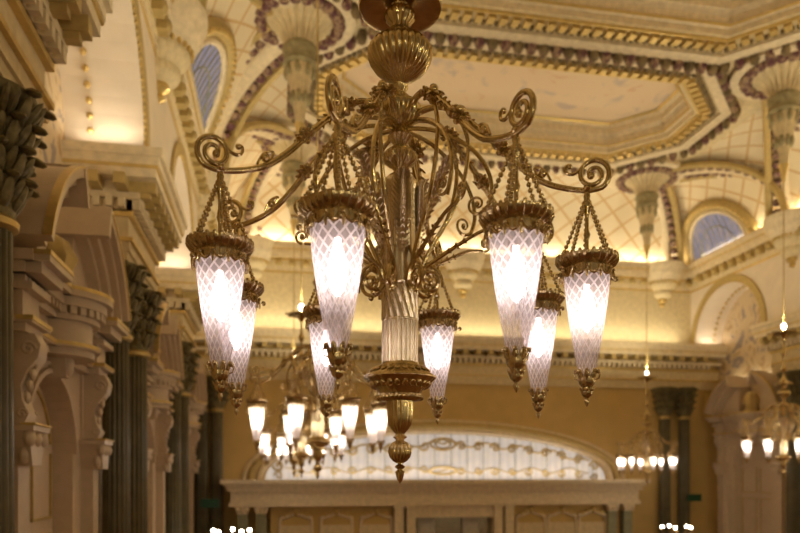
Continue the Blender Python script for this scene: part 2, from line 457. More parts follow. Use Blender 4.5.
# ---- flat ceiling with octagonal coffers
def octo(x0, x1, y0, y1, c):
    return [(x0+c, y0), (x1-c, y0), (x1, y0+c), (x1, y1-c), (x1-c, y1), (x0+c, y1), (x0, y1-c), (x0, y0+c)]
COF = [(2.0, 15.6, 22.3, 27.6, 1.7), (2.0, 15.6, 14.0, 19.6, 1.7), (2.0, 15.6, 5.5, 11.3, 1.7)]
cm = MB()
def rect_oct(x0, x1, y0, y1, o):
    P = octo(*o); V = [(x0, y0), (x1, y0), (x1, y1), (x0, y1)]+P
    # fan between rectangle and octagon
    F = [(0, 1, 5, 4), (1, 6, 5), (1, 2, 7, 6), (2, 8, 7), (2, 3, 9, 8), (3, 10, 9), (3, 0, 11, 10), (0, 4, 11)]
    cm.add([(x, y, Z(HC)) for x, y in V], F)
XA, XB = .4, 17.9
rect_oct(XA, XB, 21.0, 29.35, COF[0]); rect_oct(XA, XB, 12.6, 21.0, COF[1]); rect_oct(XA, XB, 4.2, 12.6, COF[2])
cm.add([(XA, -8, Z(HC)), (XB, -8, Z(HC)), (XB, 4.2, Z(HC)), (XA, 4.2, Z(HC))], [(0, 1, 2, 3)])
struct(cm.build('ceiling', 'cream', smooth=False))
def ring_sweep(path, prof, closed=True):
    """sweep prof (outward offset, dz) round an octagon given by (x0,x1,y0,y1,c)"""
    mb = MB(); rings = []
    x0, x1, y0, y1, c = path
    for off, z in prof:
        rings.append([(x, y, z) for x, y in octo(x0-off, x1+off, y0-off, y1+off, c+off*.586)])
    for a, b in zip(rings, rings[1:]):
        v = a+b; mb.add(v, [(i, (i+1) % 8, 8+(i+1) % 8, 8+i) for i in range(8)])
    return mb
def along_oct(path, off, step, skip=()):
    x0, x1, y0, y1, c = path
    P = octo(x0-off, x1+off, y0-off, y1+off, c+off*.586); out = []
    for i in range(8):
        if i in skip: continue
        a = Vector(P[i]); b = Vector(P[(i+1) % 8]); n = max(1, round((b-a).length/step))
        for k in range(n): out.append((a+(b-a)*(k+.5)/n, atan2((b-a).y, (b-a).x)))
    return out
for k, o in enumerate(COF):
    ring = ring_sweep(o, [(0, Z(HC)), (0, Z(HC)+.18), (-.12, Z(HC)+.22), (-.12, Z(HC)+.5), (-.3, Z(HC)+.62), (-.3, Z(HC)+.85), (-.5, Z(HC)+1.0)])
    trim(ring, 'cream2')
    trim(ring_sweep(o, [(-.12, Z(HC)+.2), (-.17, Z(HC)+.17), (-.2, Z(HC)+.24)]), 'gold')
    trim(ring_sweep(o, [(-.45, Z(HC)+.96), (-.52, Z(HC)+.9), (-.58, Z(HC)+.98)]), 'gold')
    x0, x1, y0, y1, c = o
    struct(MB().box(x0-.1, x1+.1, y0-.1, y1+.1, Z(HC)+1.0, Z(HC)+1.1).build('ceiling', 'panel', smooth=False))
    # soffit bands: gilt fillet, gilt blocks, leaf moulding, hanging drops
    trim(ring_sweep(o, [(.12, Z(HC)), (.12, Z(HC)-.08), (.2, Z(HC)-.08), (.2, Z(HC))]), 'gold')
    g = MB()
    for p, a in along_oct(o, .40, .38): g.box(-.11, .11, -.15, .15, -.15, 0, Matrix.Translation((p.x, p.y, Z(HC))) @ Matrix.Rotation(a, 4, 'Z'))
    trim(g, 'gold')
    g = MB()
    for p, a in along_oct(o, .66, .22): g.ball((p.x, p.y, Z(HC)-.03), (.1, .1, .1), 6)
    trim(g, 'multi', True)
    trim(ring_sweep(o, [(.85, Z(HC)), (.85, Z(HC)-.12), (.95, Z(HC)-.16), (1.2, Z(HC)-.16), (1.25, Z(HC)-.1), (1.25, Z(HC))]), 'cream2')
    g = MB(); g2 = MB()
    for j, (p, a) in enumerate(along_oct(o, 1.38, .42)):
        (g if j % 2 else g2).ball((p.x, p.y, Z(HC)-.19), (.17, .17, .25), 8)
    trim(g, 'purple', True); trim(g2, 'multi', True)

# ---- vault ribs with flower garlands
def rib(p0, p1, width=.62, h0=10.6, h1=13.6, fl=True, bulge=1.0, mt='cream2'):
    a = Vector(p0); b = Vector(p1); d = (b-a); side = Vector((-d.y, d.x)).normalized()
    n = 22; path = []
    for i in range(n+1):
        t = pi/2*i/n
        q = a+d*(1-cos(t))*.985; h = h0+(h1-h0)*sin(t)*bulge-.12
        path.append(Vector((q.x, q.y, Z(h))))
    mb = MB()
    sec = [(-.5, .0), (-.45, -.12), (-.25, -.2), (.25, -.2), (.45, -.12), (.5, 0), (.4, .3), (-.4, .3)]
    vs = []; N = len(sec)
    for i, p in enumerate(path):
        tg = (path[min(i+1, n)]-path[max(i-1, 0)]).normalized(); s3 = Vector((side.x, side.y, 0)); nr = s3.cross(tg)
        if nr.z < 0: nr = -nr
        for u, v in sec: vs.append(p+s3*u*width+nr*v*width)
    fs = [(i*N+k, i*N+(k+1) % N, (i+1)*N+(k+1) % N, (i+1)*N+k) for i in range(n) for k in range(N)]
    mb.add(vs, fs)
    o = trim(mb, mt, True)
    if fl:
        for sgn, m_ in ((-1, 'purple'), (1, 'purple')):
            g = MB(); tot = 0; last = None
            s3 = Vector((side.x, side.y, 0))
            pts = []
            for i in range(n):
                for k in range(4): pts.append(path[i].lerp(path[i+1], k/4))
            for p in pts:
                if last is None or (p-last).length > .36:
                    last = p; g.ball(p+s3*sgn*(width*.5+.13), (.19, .19, .15), 7)
            g.build('flower_garland', m_, o)
            e = MB(); e.tube([p+s3*sgn*(width*.5+.42) for p in path], .15, 6); e.build('gilt_edge', 'goldpaint', o)
    return o
rib((-2.35, 16.75), (.5, 20.2)); rib((-2.35, 16.75), (.5, 13.4)); rib((-2.35, 25.35), (.5, 21.6)); rib((-2.35, 25.35), (.5, 28.6)); rib((-1.0, 32.2), (.6, 29.6), .42)
rib((19.3, 32.2), (17.0, 29.7)); rib((20.65, 25.35), (17.6, 28.6), .5); rib((20.65, 25.35), (17.6, 21.6), .5); rib((20.65, 16.75), (17.6, 20.2), .5)
rib((8.9, 32.3), (8.9, 29.4), .45, fl=False)

# ---- fan rosettes with hanging shafts where the chandelier rods start
def rosette(x, y, label, proto=None):
    if proto:
        t = copy_tree(proto); t.location = (x, y, Z(HC)); t['label'] = label; return t
    t = empty('ceiling_rosette', (x, y, Z(HC)))
    tag(t, label, 'ceiling rosette', 'fan rosettes of the ceiling')
    MB().lathe([(1.62, 0), (1.66, -.22), (1.5, -.3), (1.34, -.24), (1.3, -.1)], 48).build('outer_ring', 'cream2', t)
    MB().lathe([(1.3, -.06), (1.0, -.2), (.62, -.5), (.44, -.85), (.4, -1.0)], 160, 20, .09).build('fluted_fan', 'cream', t)
    g = MB()
    for i in range(22):
        a = 2*pi*i/22; g.ball((1.16*cos(a), 1.16*sin(a), -.24), (.21, .21, .19), 8)
    g.build('flower_wreath', 'purple', t)
    MB().lathe([(.44, -.95), (.5, -1.02), (.5, -1.12), (.44, -1.2), (.46, -1.45), (.5, -1.5), (.46, -1.58)], 40, 16, .04).build('leafy_collar', 'sageleaf', t)
    MB().lathe([(.38, -1.55), (.40, -1.65), (.33, -2.0), (.22, -2.5), (.15, -3.0), (.13, -3.3)], 48, 12, .05).build('tapering_shaft', 'cream', t)
    g = MB()
    for z_, r_ in ((-1.75, .39), (-2.5, .24)):
        for i in range(8):
            a = 2*pi*i/8+z_; g.ball((r_*cos(a), r_*sin(a), z_), (.09, .09, .2), 6)
    g.build('leaf_drops', 'sageleaf', t)
    MB().lathe([(.17, -3.25), (.1, -3.5), (.05, -3.8), (.01, -3.9)], 16).build('tip', 'gold', t)
    return t
ra = rosette(.75, 20.95, 'cream fan rosette with purple wreath at upper left, left of the chandelier rod')
rosette(16.8, 20.8, 'cream fan rosette cut off by the upper right edge of the photo', ra)
rosette(16.6, 29.2, 'cream fan rosette at the far right end of the coffered panel', ra)
rosette(.8, 28.9, 'farther cream fan rosette behind the upper left chandelier arms', ra)

# ---- lunette windows lying in the coves, each with pale rim and gilt arch
wn = [0]
def lunette(side, yc, hw, ht):
    def P(s, h, lift=.0):
        # s along y, h arc length up the cove
        t = min(h/3.6, pi/2); d, z = cove_xy(t); d += lift*cos(t)*.9; z -= lift*sin(t)
        return (AXL+d, yc+s, Z(z)) if side == 'l' else (AXR-d, yc+s, Z(z))
    wn[0] += 1
    g = MB(); n = 24
    K = 6
    grid = []
    for i in range(n+1):
        a = pi*i/n
        grid.append([(hw*cos(a)*k/K, ht*sin(a)*k/K) for k in range(K+1)])
    for i in range(n):
        for k in range(K):
            q = [grid[i][k], grid[i][k+1], grid[i+1][k+1], grid[i+1][k]]
            g.add([P(s, h, .16) for s, h in q], [(0, 1, 2, 3)], [[(s, h) for s, h in q]])
    o = struct(g.build('window_%d' % wn[0], 'skyglass'))
    edge = [(hw*cos(pi*i/n), ht*sin(pi*i/n)) for i in range(n+1)]
    MB().tube([P(s, h, .2) for s, h in edge]+[P(-hw, 0, .2), P(hw, 0, .2)], .11, 8).build('window_frame', 'cream2', o)
    bars = MB()
    k = -hw+.35
    while k < hw-.2:
        top = ht*sqrt(max(0, 1-(k/hw)**2)); bars.tube([P(k, top*j/6, .19) for j in range(7)], .018, 4); k += .33
    bars.tube([P(hw*.62*cos(pi*i/12), ht*.62*sin(pi*i/12), .19) for i in range(13)], .025, 4)
    bars.build('glazing_bars', 'sage', o)
    MB().tube([P((hw+.36)*cos(pi*i/n), (ht+.36)*sin(pi*i/n), .12) for i in range(n+1)], .24, 8).build('gilt_arch', 'goldpaint', o)
    b = MB()
    for i in range(30):
        a = pi*(i+.5)/30; b.ball(P((hw+.4)*cos(a), (ht+.4)*sin(a), .34), .09, 6)
    b.build('bead_moulding', 'gold', o)
    return o
lunette('l', 21.05, 2.1, 2.2)
lunette('r', 29.75, 2.0, 2.2)

# ================================================================== COLUMNS
def acanthus_capital(t, h, r, mt='leafgreen'):
    b = MB().lathe([(r*.95, 0), (r, h*.3), (r*1.15, h*.7), (r*1.55, h*.9), (r*1.7, h*.93), (r*1.7, h)], 24)
    o = b.build('capital', mt, t); o.location = (0, 0, 0)
    g = MB()
    for row, (zz, n, rr, sz) in enumerate(((.16, 10, 1.12, .3), (.38, 10, 1.25, .28), (.6, 10, 1.38, .28), (.82, 8, 1.6, .24))):
        for i in range(n):
            a = 2*pi*(i+row*.5)/n
            c = Vector((cos(a), sin(a), 0))
            g.ball(c*r*rr+Vector((0, 0, h*zz)), (r*.27, r*.17, h*.14), 7, None, c*.5+Vector((0, 0, 1)))
            g.ball(c*r*(rr+.32+.1*sin(7*i+row))+Vector((0, 0, h*(zz+.14))), (r*.24, r*.16, h*.08), 6, None, c+Vector((0, 0, -.3)))
            for sg in (-1, 1):
                a2 = a+sg*.3; c2 = Vector((cos(a2), sin(a2), 0))
                g.ball(c2*r*(rr+.06)+Vector((0, 0, h*(zz+.03))), (r*.16, r*.13, h*.13), 6, None, c2*.8+Vector((0, 0, 1)))
    g.build('acanthus_leaves', mt, o)
    return o
def column(x, y, label, proto=None, r=.27):
    if proto:
        t = copy_tree(proto); t.location = (x, y, 0); t['label'] = label; return t
    t = empty('column', (x, y, 0)); tag(t, label, 'column', 'fluted green columns of the side wall')
    MB().lathe([(r*1.35, 0), (r*1.4, .3), (r*1.2, .5), (r, .6)], 24).build('base', 'goldpaint', t)
    MB().lathe([(r, .55), (r*1.02, 3), (r*.98, 6), (r*.92, Z(2.92))], 96, 16, .055).build('shaft', 'green', t)
    MB().lathe([(r*.95, Z(2.86)), (r*1.22, Z(2.9)), (r*1.25, Z(2.97)), (r*1.1, Z(3.01)), (r*.95, Z(3.04))], 32).build('gilt_collar', 'gold', t)
    c = acanthus_capital(t, 1.42, r*1.15); c.location = (0, 0, Z(3.02))
    return t
c0 = column(-3.28, 8.85, 'dark fluted column with leafy capital at the left edge, nearest of all')
column(-3.28, 15.6, 'nearer green fluted column of the pair right of the nearest arched doorway', c0)
column(-3.28, 17.7, 'farther green fluted column of the pair right of the nearest arched doorway', c0)
column(-3.28, 24.1, 'nearer green column of the second pair along the left wall', c0)
column(-3.28, 26.1, 'farther green column of the second pair along the left wall', c0)
column(21.55, 26.1, 'dark green column at the lower right edge right of the far arched doorway', c0)
column(21.55, 24.2, 'dark green column cut by the right edge of the photo', c0)
column(-3.15, YB-.45, 'left green column of the pair in the far left corner', c0)
column(-2.5, YB-.45, 'right green column of the pair in the far left corner', c0)
column(19.2, YB-.45, 'left green column of the pair in the far right corner', c0)
column(20.25, YB-.45, 'right green column of the pair in the far right corner', c0)

# ================================================================== DOOR SURROUNDS
def surround(yc, W, xw, s, label, proto=None):
    """aedicule facing +x in its own frame (local x = out of the wall, local y along the wall)"""
    if proto:
        t = copy_tree(proto); t.location = (xw+.02*s, yc, 0); t.rotation_euler = (0, 0, 0 if s > 0 else pi); t['label'] = label; return t
    xw += .02*s; t = empty('door_surround', (xw, yc, 0)); tag(t, label, 'doorway', 'white arched doorways with broken pediments')
    h = W/2
    ar = 1.28; sp = .42
    # front wall with arched opening
    mb = MB(); n = 20
    for i in range(n):
        ta = pi*i/n; tb = pi*(i+1)/n
        mb.prism([(ar*cos(ta), Z(sp+ar*sin(ta))), (ar*cos(ta), Z(1.95)), (ar*cos(tb), Z(1.95)), (ar*cos(tb), Z(sp+ar*sin(tb)))], 0, .45, 'x')
    for q in (-1, 1): mb.box(0, .45, min(q*ar, q*h*.93), max(q*ar, q*h*.93), 0, Z(1.95))
    mb.build('arched_panel', 'white', t, False)
    # door leaf with panels deep in the arch
    d = MB(); d.box(.02, .1, -ar, ar, 0, Z(sp))
    d.prism([(ar*cos(pi*i/n), Z(sp+ar*sin(pi*i/n))) for i in range(n+1)], .02, .1, 'x'); dd = d.build('door_leaf', 'white', t, False)
    g = MB()
    for q in (-1, 1):
        for z0, z1 in ((-5.6, -3.4), (-3.1, -1.0), (-.75, sp)):
            y0 = q*.12; y1 = q*(ar-.14); a, b = min(y0, y1), max(y0, y1)
            for bx in ((a, b, z0, z0+.05), (a, b, z1-.05, z1) if z1 != sp else (a, a+.01, z1-.05, z1), (a, a+.04, z0, z1), (b-.04, b, z0, z1)):
                g.box(.1, .14, bx[0], bx[1], Z(bx[2]), Z(bx[3]))
        aa = [(q*.14+0*q, Z(sp))]
        g.arcband(0, Z(sp), ar-.18, ar-.12, pi/2-q*1.42 if q > 0 else pi/2+.14, pi/2-.14 if q > 0 else pi/2+1.42, .1, .14, 'x', 10)
    g.build('panel_moulding', 'goldpaint', dd, False)
    # archivolt
    a = MB().arcband(0, Z(sp), ar, ar+.09, 0, pi, .4, .52, 'x'); a.arcband(0, Z(sp), ar+.14, ar+.2, 0, pi, .4, .5, 'x')
    a.build('archivolt', 'white', t, False)
    # keystone scroll
    k = MB().prism([(-.1, Z(sp+ar-.06)), (.1, Z(sp+ar-.06)), (.17, Z(2.0)), (-.17, Z(2.0))], .4, .72, 'x'); k.ball((.7, 0, Z(1.85)), (.12, .14, .2), 10)
    k.build('keystone', 'white', t)
    # flanking pilasters with carved capitals and scroll brackets
    for q in (-1, 1):
        yc_ = q*(h*.83)
        p = MB().box(.4, .68, yc_-.2, yc_+.2, 0, Z(.15)); p.box(.4, .5, yc_-.24, yc_+.24, Z(.7), Z(1.95))
        pl = p.build('pilaster', 'white', t, False)
        c = MB().prism([(yc_-.2, Z(.15)), (yc_+.2, Z(.15)), (yc_+.32, Z(.62)), (yc_-.32, Z(.62))], .4, .86, 'x').box(.4, .92, yc_-.35, yc_+.35, Z(.62), Z(.7))
        for sy in (-.26, 0, .26): c.ball((.84, yc_+sy, Z(.52)), (.09, .12, .12), 8); c.ball((.76, yc_+sy*.8, Z(.3)), (.08, .1, .14), 8)
        c.build('pilaster_capital', 'white', pl)
        b = MB().prism([(.4, Z(.72)), (.74, Z(.72)), (.80, Z(.85)), (.72, Z(1.05)), (.70, Z(1.25)), (.78, Z(1.45)), (.92, Z(1.62)), (.95, Z(1.8)), (.88, Z(1.95)), (.4, Z(1.95))], yc_-.17, yc_+.17, 'y')
        for sy in (-.17, .17): b.tube([(.80+.1*cos(k*.6)*(1-k/16), yc_+sy, Z(1.74)+.1*sin(k*.6)*(1-k/16)) for k in range(16)], .03, 6); b.tube([(.72+.07*cos(k*.6)*(1-k/16), yc_+sy, Z(.86)+.07*sin(k*.6)*(1-k/16)) for k in range(16)], .025, 6)
        for k in range(4): b.ball((.73+.035*k, yc_, Z(1.1+.16*k)), (.05, .1, .1), 6)
        b.build('scroll_bracket', 'white', pl)
        MB().tube([(.76, yc_-.33, Z(.71)), (.93, yc_-.36, Z(.71)), (.93, yc_+.36, Z(.71)), (.76, yc_+.33, Z(.71))], .02, 6).build('gilt_line', 'gold', pl)
    # entablature, stepped, bowed at the centre and breaking forward at the ends
    e = MB(); gl = MB()
    for z0, z1, p in ((1.95, 2.06, .62), (2.06, 2.14, .72), (2.14, 2.5, .58), (2.5, 2.6, .72), (2.7, 2.84, .86), (2.84, 2.98, .98)):
        e.box(0, p, -h*.98-(p-.6)*.6, h*.98+(p-.6)*.6, Z(z0), Z(z1))
        for q in (-1, 1): e.box(0, p+.2, q*h*.83-.34-(p-.6)*.5, q*h*.83+.34+(p-.6)*.5, Z(z0), Z(z1))
        e.lathe([(.01, Z(z0)), (.62+(p-.6)*.8, Z(z0)), (.62+(p-.6)*.8, Z(z1)), (.01, Z(z1))], 16, M_=Matrix.Translation((.48, 0, 0)), t0=-pi/2, t1=pi/2)
        if z0 in (2.06, 2.84):
            gl.box(p-.02, p+.02, -h*.98, h*.98, Z(z1)-.05, Z(z1)+.012)
            gl.lathe([(.62+(p-.6)*.8+.015, Z(z1)-.05), (.62+(p-.6)*.8+.015, Z(z1)+.012)], 16, M_=Matrix.Translation((.48, 0, 0)), t0=-pi/2, t1=pi/2)
            for q in (-1, 1): gl.box(0, p+.215, q*h*.83-.355-(p-.6)*.5, q*h*.83+.355+(p-.6)*.5, Z(z1)-.05, Z(z1)+.012)
    eo = e.build('entablature', 'white', t)
    gl.build('gilt_line', 'gold', eo)
    dn = MB(); yy = -h*.98
    while yy < h*.98: dn.box(.5, .82, yy, yy+.09, Z(2.6), Z(2.71)); yy += .17
    for i in range(14):
        a = -1.3+2.6*i/13; dn.box(.6, .8, -.05, .05, Z(2.58), Z(2.71), Matrix.Translation((.48, 0, 0)) @ Matrix.Rotation(a, 4, 'Z'))
    dn.build('dentils', 'white', eo, False)
    # broken segmental pediment: two thick curved horns
    rr = h*1.08
    for q in (-1, 1):
        pm = MB(); pg = MB()
        cy = 0; cz = 2.98-.75
        t0, t1 = (.36, 1.22)
        for r0, r1, p in ((rr-.42, rr-.3, .82), (rr-.3, rr-.12, .95), (rr-.12, rr, 1.08), (rr, rr+.14, 1.2)):
            aa, bb = (t0, t1) if q > 0 else (pi-t1, pi-t0)
            pm.arcband(0, Z(cz), r0, r1, aa, bb, 0, p, 'x', 16, 0.98)
        # tympanum fill under the horn
        nn = 12; poly = [((rr-.4)*cos(t0+(t1-t0)*i/nn)*q, Z(cz+.98*(rr-.4)*sin(t0+(t1-t0)*i/nn))) for i in range(nn+1)]
        pm.prism([(poly[0][0], Z(2.95))]+poly+[(poly[-1][0], Z(2.95))], 0, .6, 'x')
        pm.arcband(0, Z(cz), rr-.44, rr+.18, (t1 if q > 0 else pi-t1-.05), (t1+.05 if q > 0 else pi-t1), 0, 1.22, 'x', 2, .98)
        po = pm.build('pediment_horn', 'white', t, False)
        pg.arcband(0, Z(cz), rr+.135, rr+.17, (t0 if q > 0 else pi-t1), (t1 if q > 0 else pi-t0), 1.1, 1.225, 'x', 16, .98)
        pg.build('gilt_line', 'gold', po, False)
    # carved ornament in the gap
    c = MB().lathe([(.18, Z(2.94)), (.3, Z(3.05)), (.22, Z(3.3)), (.34, Z(3.6)), (.2, Z(3.9)), (.05, Z(4.0))], 24, 8, .12, M_=Matrix.Translation((.5, 0, 0)))
    c.build('carved_urn', 'goldpaint', t)
    return t
s0 = surround(12.4, 4.8, PXL, 1, 'white arched doorway with gilt broken pediment, nearest at the left edge')
surround(21.0, 4.5, PXL, 1, 'white arched doorway between the two pairs of green columns on the left', s0)
surround(29.1, 4.5, PXL, 1, 'pale narrow-looking arched doorway beyond the second pair of left columns', s0)
surround(29.2, 4.5, PXR, -1, 'pale arched doorway with curved pediment at the lower right', s0)

# ================================================================== BACK WALL: STAGE FRONT AND FANLIGHT
AX = 7.9; AW = 8.3; AH = 2.15; AB = -.12     # fanlight centre, half width, rise, base
def seg(k, a): return (AX+(AW*k)*cos(a), Z(AB+AH*k*sin(a)))
g = MB(); n = 40
def ell(i, w=AW, h_=AH): a = pi*i/n; return (AX+w*cos(a), Z(AB)+h_*sin(a)**.92 if sin(a) > 0 else Z(AB))
for i in range(n):
    (xa, za), (xb, zb) = ell(i), ell(i+1)
    g.add([(xa, YB-.06, Z(AB)), (xb, YB-.06, Z(AB)), (xb, YB-.06, zb), (xa, YB-.06, za)], [(0, 1, 2, 3)],
          [[(xa, 0), (xb, 0), (xb, zb-Z(AB)), (xa, za-Z(AB))]])
wn[0] += 1
fan = struct(g.build('window_%d' % wn[0], 'fanglass'))
def spiral(cx, cz, r, turns, a0, sg, y, k=18, r1=.02):
    return [(cx+(r+(r1-r)*i/k)*cos(a0+sg*2*pi*turns*i/k), y, cz+(r+(r1-r)*i/k)*sin(a0+sg*2*pi*turns*i/k)) for i in range(k+1)]
gr = MB(); yg = YB-.12
x = -7.6
while x < 7.7:
    top = AH*(1-(x/AW)**2)**.46
    if top > .4: gr.tube([(AX+x, yg, Z(AB)), (AX+x, yg, Z(AB)+top)], .018, 4)
    x += .8
gr.build('glazing_bars', 'sage', fan)
gr = MB()
for sg in (-1, 1):
    for i in range(9):
        xc = .9+i*.85; env = AH*(1-(xc/AW)**2)**.46
        rr = .26 if env > .8 else .14
        gr.tube(spiral(AX+sg*xc, Z(AB)+env*.74, rr, 1.3, (0 if i % 2 else pi), sg*(1 if i % 2 else -1), yg), .06, 5)
        gr.tube(spiral(AX+sg*xc, Z(AB)+env*.2, rr*.8, 1.2, (0 if i % 2 else pi), sg*(-1 if i % 2 else 1), yg), .05, 5)
    wavy = []
    for i in range(40):
        xc = 7.4*i/39; env = AH*(1-(xc/AW)**2)**.46; wavy.append((AX+sg*xc, yg, Z(AB)+env*.78+.12*sin(xc*3.7)))
    gr.tube(wavy, .05, 5)
    gr.tube([(p[0], p[1], Z(AB)+.42+.12*sin((p[0]-AX)*3.2)) for p in wavy], .03, 5)
gr.tube([(AX+.6*cos(2*pi*i/20), yg, Z(AB)+AH*.78+.28*sin(2*pi*i/20)) for i in range(21)], .06, 6)
gr.tube([(AX+.35*cos(2*pi*i/20), yg, Z(AB)+AH*.78+.2*sin(2*pi*i/20)) for i in range(21)], .04, 6)
gr.tube([(AX+.65*cos(2*pi*i/20), yg, Z(AB)+.42+.18*sin(2*pi*i/20)) for i in range(21)], .06, 6)
gr.build('scroll_tracery', 'goldpaint', fan)
# broad arch moulding round the fanlight
for w0, h0_, r_, mt, yy in ((.25, .18, .16, 'cream2', .1), (.62, .4, .2, 'goldpaint', .12), (.95, .6, .12, 'cream', .08)):
    trim(MB().tube([(AX+(AW+w0)*cos(pi*i/48), YB-yy, Z(AB)+(AH+h0_)*max(0, sin(pi*i/48))**.92) for i in range(49)], r_, 8), mt, True)
area('fanlight_ledge_light', (AX, YB-.5, Z(.0)), (R(165), 0, 0), 14, .2, 70, (1, .86, .72))
# stage front
SX0, SX1 = -1.75, 17.1
st = MB()
YS = YB-1.4
for z0, z1, p in ((-.3, -.12, .5), (-.42, -.3, .38), (-.62, -.42, .25), (-1.12, -.62, .1), (-1.3, -1.12, .18)):
    st.box(SX0-p, SX1+p, YS-p, YB, Z(z0), Z(z1))
sf = empty('stage_front', (AX, YB, 0)); tag(sf, 'long cream entablature across the back wall under the fanlight', 'stage front')
def par(o, root): o.parent = root; o.matrix_parent_inverse = Matrix.Translation(-Vector(root.location)); return o
par(st.build('entablature', 'cream2', None, False), sf)
for xx in (SX0+.4, SX0+1.2, SX1-1.2, SX1-.4):
    p = par(MB().box(xx-.22, xx+.22, YS-.02, YS+.4, 0, Z(-1.62)).build('pilaster', 'sage', None, False), sf)
    q = MB().prism([(xx-.22, Z(-1.62)), (xx+.22, Z(-1.62)), (xx+.33, Z(-1.3)), (xx-.33, Z(-1.3))], YS-.12, YS+.4, 'y')
    for k in (-.2, 0, .2): q.ball((xx+k, YS-.1, Z(-1.45)), (.09, .08, .12), 8)
    c = q.build('pilaster_capital', 'cream2', None); c.parent = p; c.matrix_parent_inverse = Matrix.Translation(-Vector(sf.location)) @ Matrix.Identity(4)
    c.matrix_parent_inverse = Matrix.Identity(4)
for xx in (5.55, 6.1, 10.2, 10.75):
    par(MB().box(xx-.2, xx+.2, YS-.1, YS+.4, 0, Z(-1.4)).box(xx-.25, xx+.25, YS-.16, YS+.4, Z(-1.4), Z(-1.3)).build('pilaster', 'cream2', None, False), sf)
par(MB().box(6.3, 10.0, YS+.02, YS+.3, Z(-1.85), Z(-1.3)).build('door_head', 'cream2', None, False), sf)
for xa_, xb_ in ((SX0+1.6, 5.3), (11.0, SX1-1.6)): par(MB().box(xa_, xb_, YS+.3, YB, 0, Z(-1.3)).build('back_panel', 'ochre', None, False), sf)
par(MB().box(6.3, 10.0, YS+.5, YS+.6, 0, Z(-1.85)).build('mirror', mat('mirror_glass', (.55, .52, .42), .12, .9), None, False), sf)
cu = MB()
for x0 in (6.5, 8.6):
    pts = [(x0+k*.06, YS+.36+.05*(k % 2)) for k in range(14)]
    for a, b in zip(pts, pts[1:]): cu.add([(a[0], a[1], .1), (b[0], b[1], .1), (b[0], b[1], Z(-1.85)), (a[0], a[1], Z(-1.85))], [(0, 1, 2, 3)])
cu.add([], []); par(cu.build('curtain', 'curtain'), sf)
# gilt-crested wall panels left and right
def crest(x, label, proto=None):
    if proto: t = copy_tree(proto); t.location = (x, YS+.29, Z(-1.75)); t['label'] = label; return t
    t = empty('crested_panel', (x, YS+.29, Z(-1.75))); tag(t, label, 'wall panel', 'gilt-crested panels of the stage front')
    MB().tube(smoothpath([(-.7, -.05, -3.9), (-.7, -.05, -.4), (-.55, -.05, -.1), (-.35, -.05, -.02), (0, -.05, .1), (.35, -.05, -.02), (.55, -.05, -.1), (.7, -.05, -.4), (.7, -.05, -3.9)]), .07, 8).build('frame', 'cream2', t)
    MB().box(-.64, .64, -.03, 0, -3.9, -.4).build('field', 'cream', t, False)
    g = MB().ball((0, -.1, .2), (.12, .08, .17), 8)
    for q in (-1, 1):
        g.tube(spiral(q*.2, .14, .13, 1.2, pi if q > 0 else 0, -q, -.1), .03, 5); g.tube(spiral(q*.48, .05, .1, 1.2, pi if q > 0 else 0, -q, -.1), .025, 5)
    g.build('crest', 'gold', t); return t
cr = crest(.95, 'first crested panel from the left under the stage entablature')
crest(2.75, 'second crested panel from the left under the stage entablature', cr)
crest(4.55, 'third crested panel from the left, beside the central door frame', cr)
crest(11.9, 'first crested panel to the right of the central door frame', cr)
crest(13.45, 'middle one of the three crested panels right of the central door', cr)
crest(15.0, 'rightmost crested panel under the stage entablature', cr)
for (x, y, lb) in ((-2.45, 28.0, 'dim green lit sign low between the columns of the far left corner'), (20.4, YB-1.15, 'dim green lit sign low between the columns of the far right corner')):
    tag(MB().box(x-.35, x+.35, y, y+.12, Z(-1.2), Z(-.85)).build('exit_sign', 'exit', None, False), lb, 'sign')

# ================================================================== CHANDELIERS
NG = 8
def arm_mesh():
    p = [(.07, 2.36), (.15, 2.41), (.28, 2.42), (.40, 2.35), (.54, 2.23), (.66, 2.11), (.78, 1.98), (.92, 1.865), (1.06, 1.805), (1.2, 1.775), (1.29, 1.785)]
    path = smoothpath([(a, 0, b) for a, b in p])
    cx, cz = 1.237, 1.872; k = 44
    a0 = atan2(1.785-cz, 1.29-cx)
    for i in range(1, k+1):
        t = i/k; rr = .087*(1-t)**.8+.016
        a = a0+2*pi*1.75*t; path.append(Vector((cx+rr*cos(a), 0, cz+rr*sin(a))))
    n = len(path); rad = [.021 if i < 30 else .021-.009*(i-30)/(n-30) for i in range(n)]
    mb = MB().tube(path, rad, 8)
    mb.ball(path[-1], .024, 8)
    return mb, path
def scroll2(mb, cx, cz, r, turns, a0, sg, th):
    mb.tube([(cx+(r+(.012-r)*i/24)*cos(a0+sg*2*pi*turns*i/24), 0, cz+(r+(.012-r)*i/24)*sin(a0+sg*2*pi*turns*i/24)) for i in range(25)], [th*(1-.5*i/24) for i in range(25)], 6)
    mb.ball((cx, 0, cz), .018, 6)
def flower(mb, c, r, ax):
    c = Vector(c); ax = Vector(ax).normalized(); s = ax.orthogonal().normalized(); u = ax.cross(s)
    mb.ball(c+ax*r*.3, r*.42, 8)
    for ring, (n, rad, lift, sz) in enumerate(((7, .62, .1, .36), (7, .85, -.25, .4))):
        for i in range(n):
            a = 2*pi*(i+ring*.5)/n; d = s*cos(a)+u*sin(a)
            mb.ball(c+d*r*rad+ax*r*lift, (r*sz*.75, r*sz*.4, r*sz), 6, None, d+ax*.5)
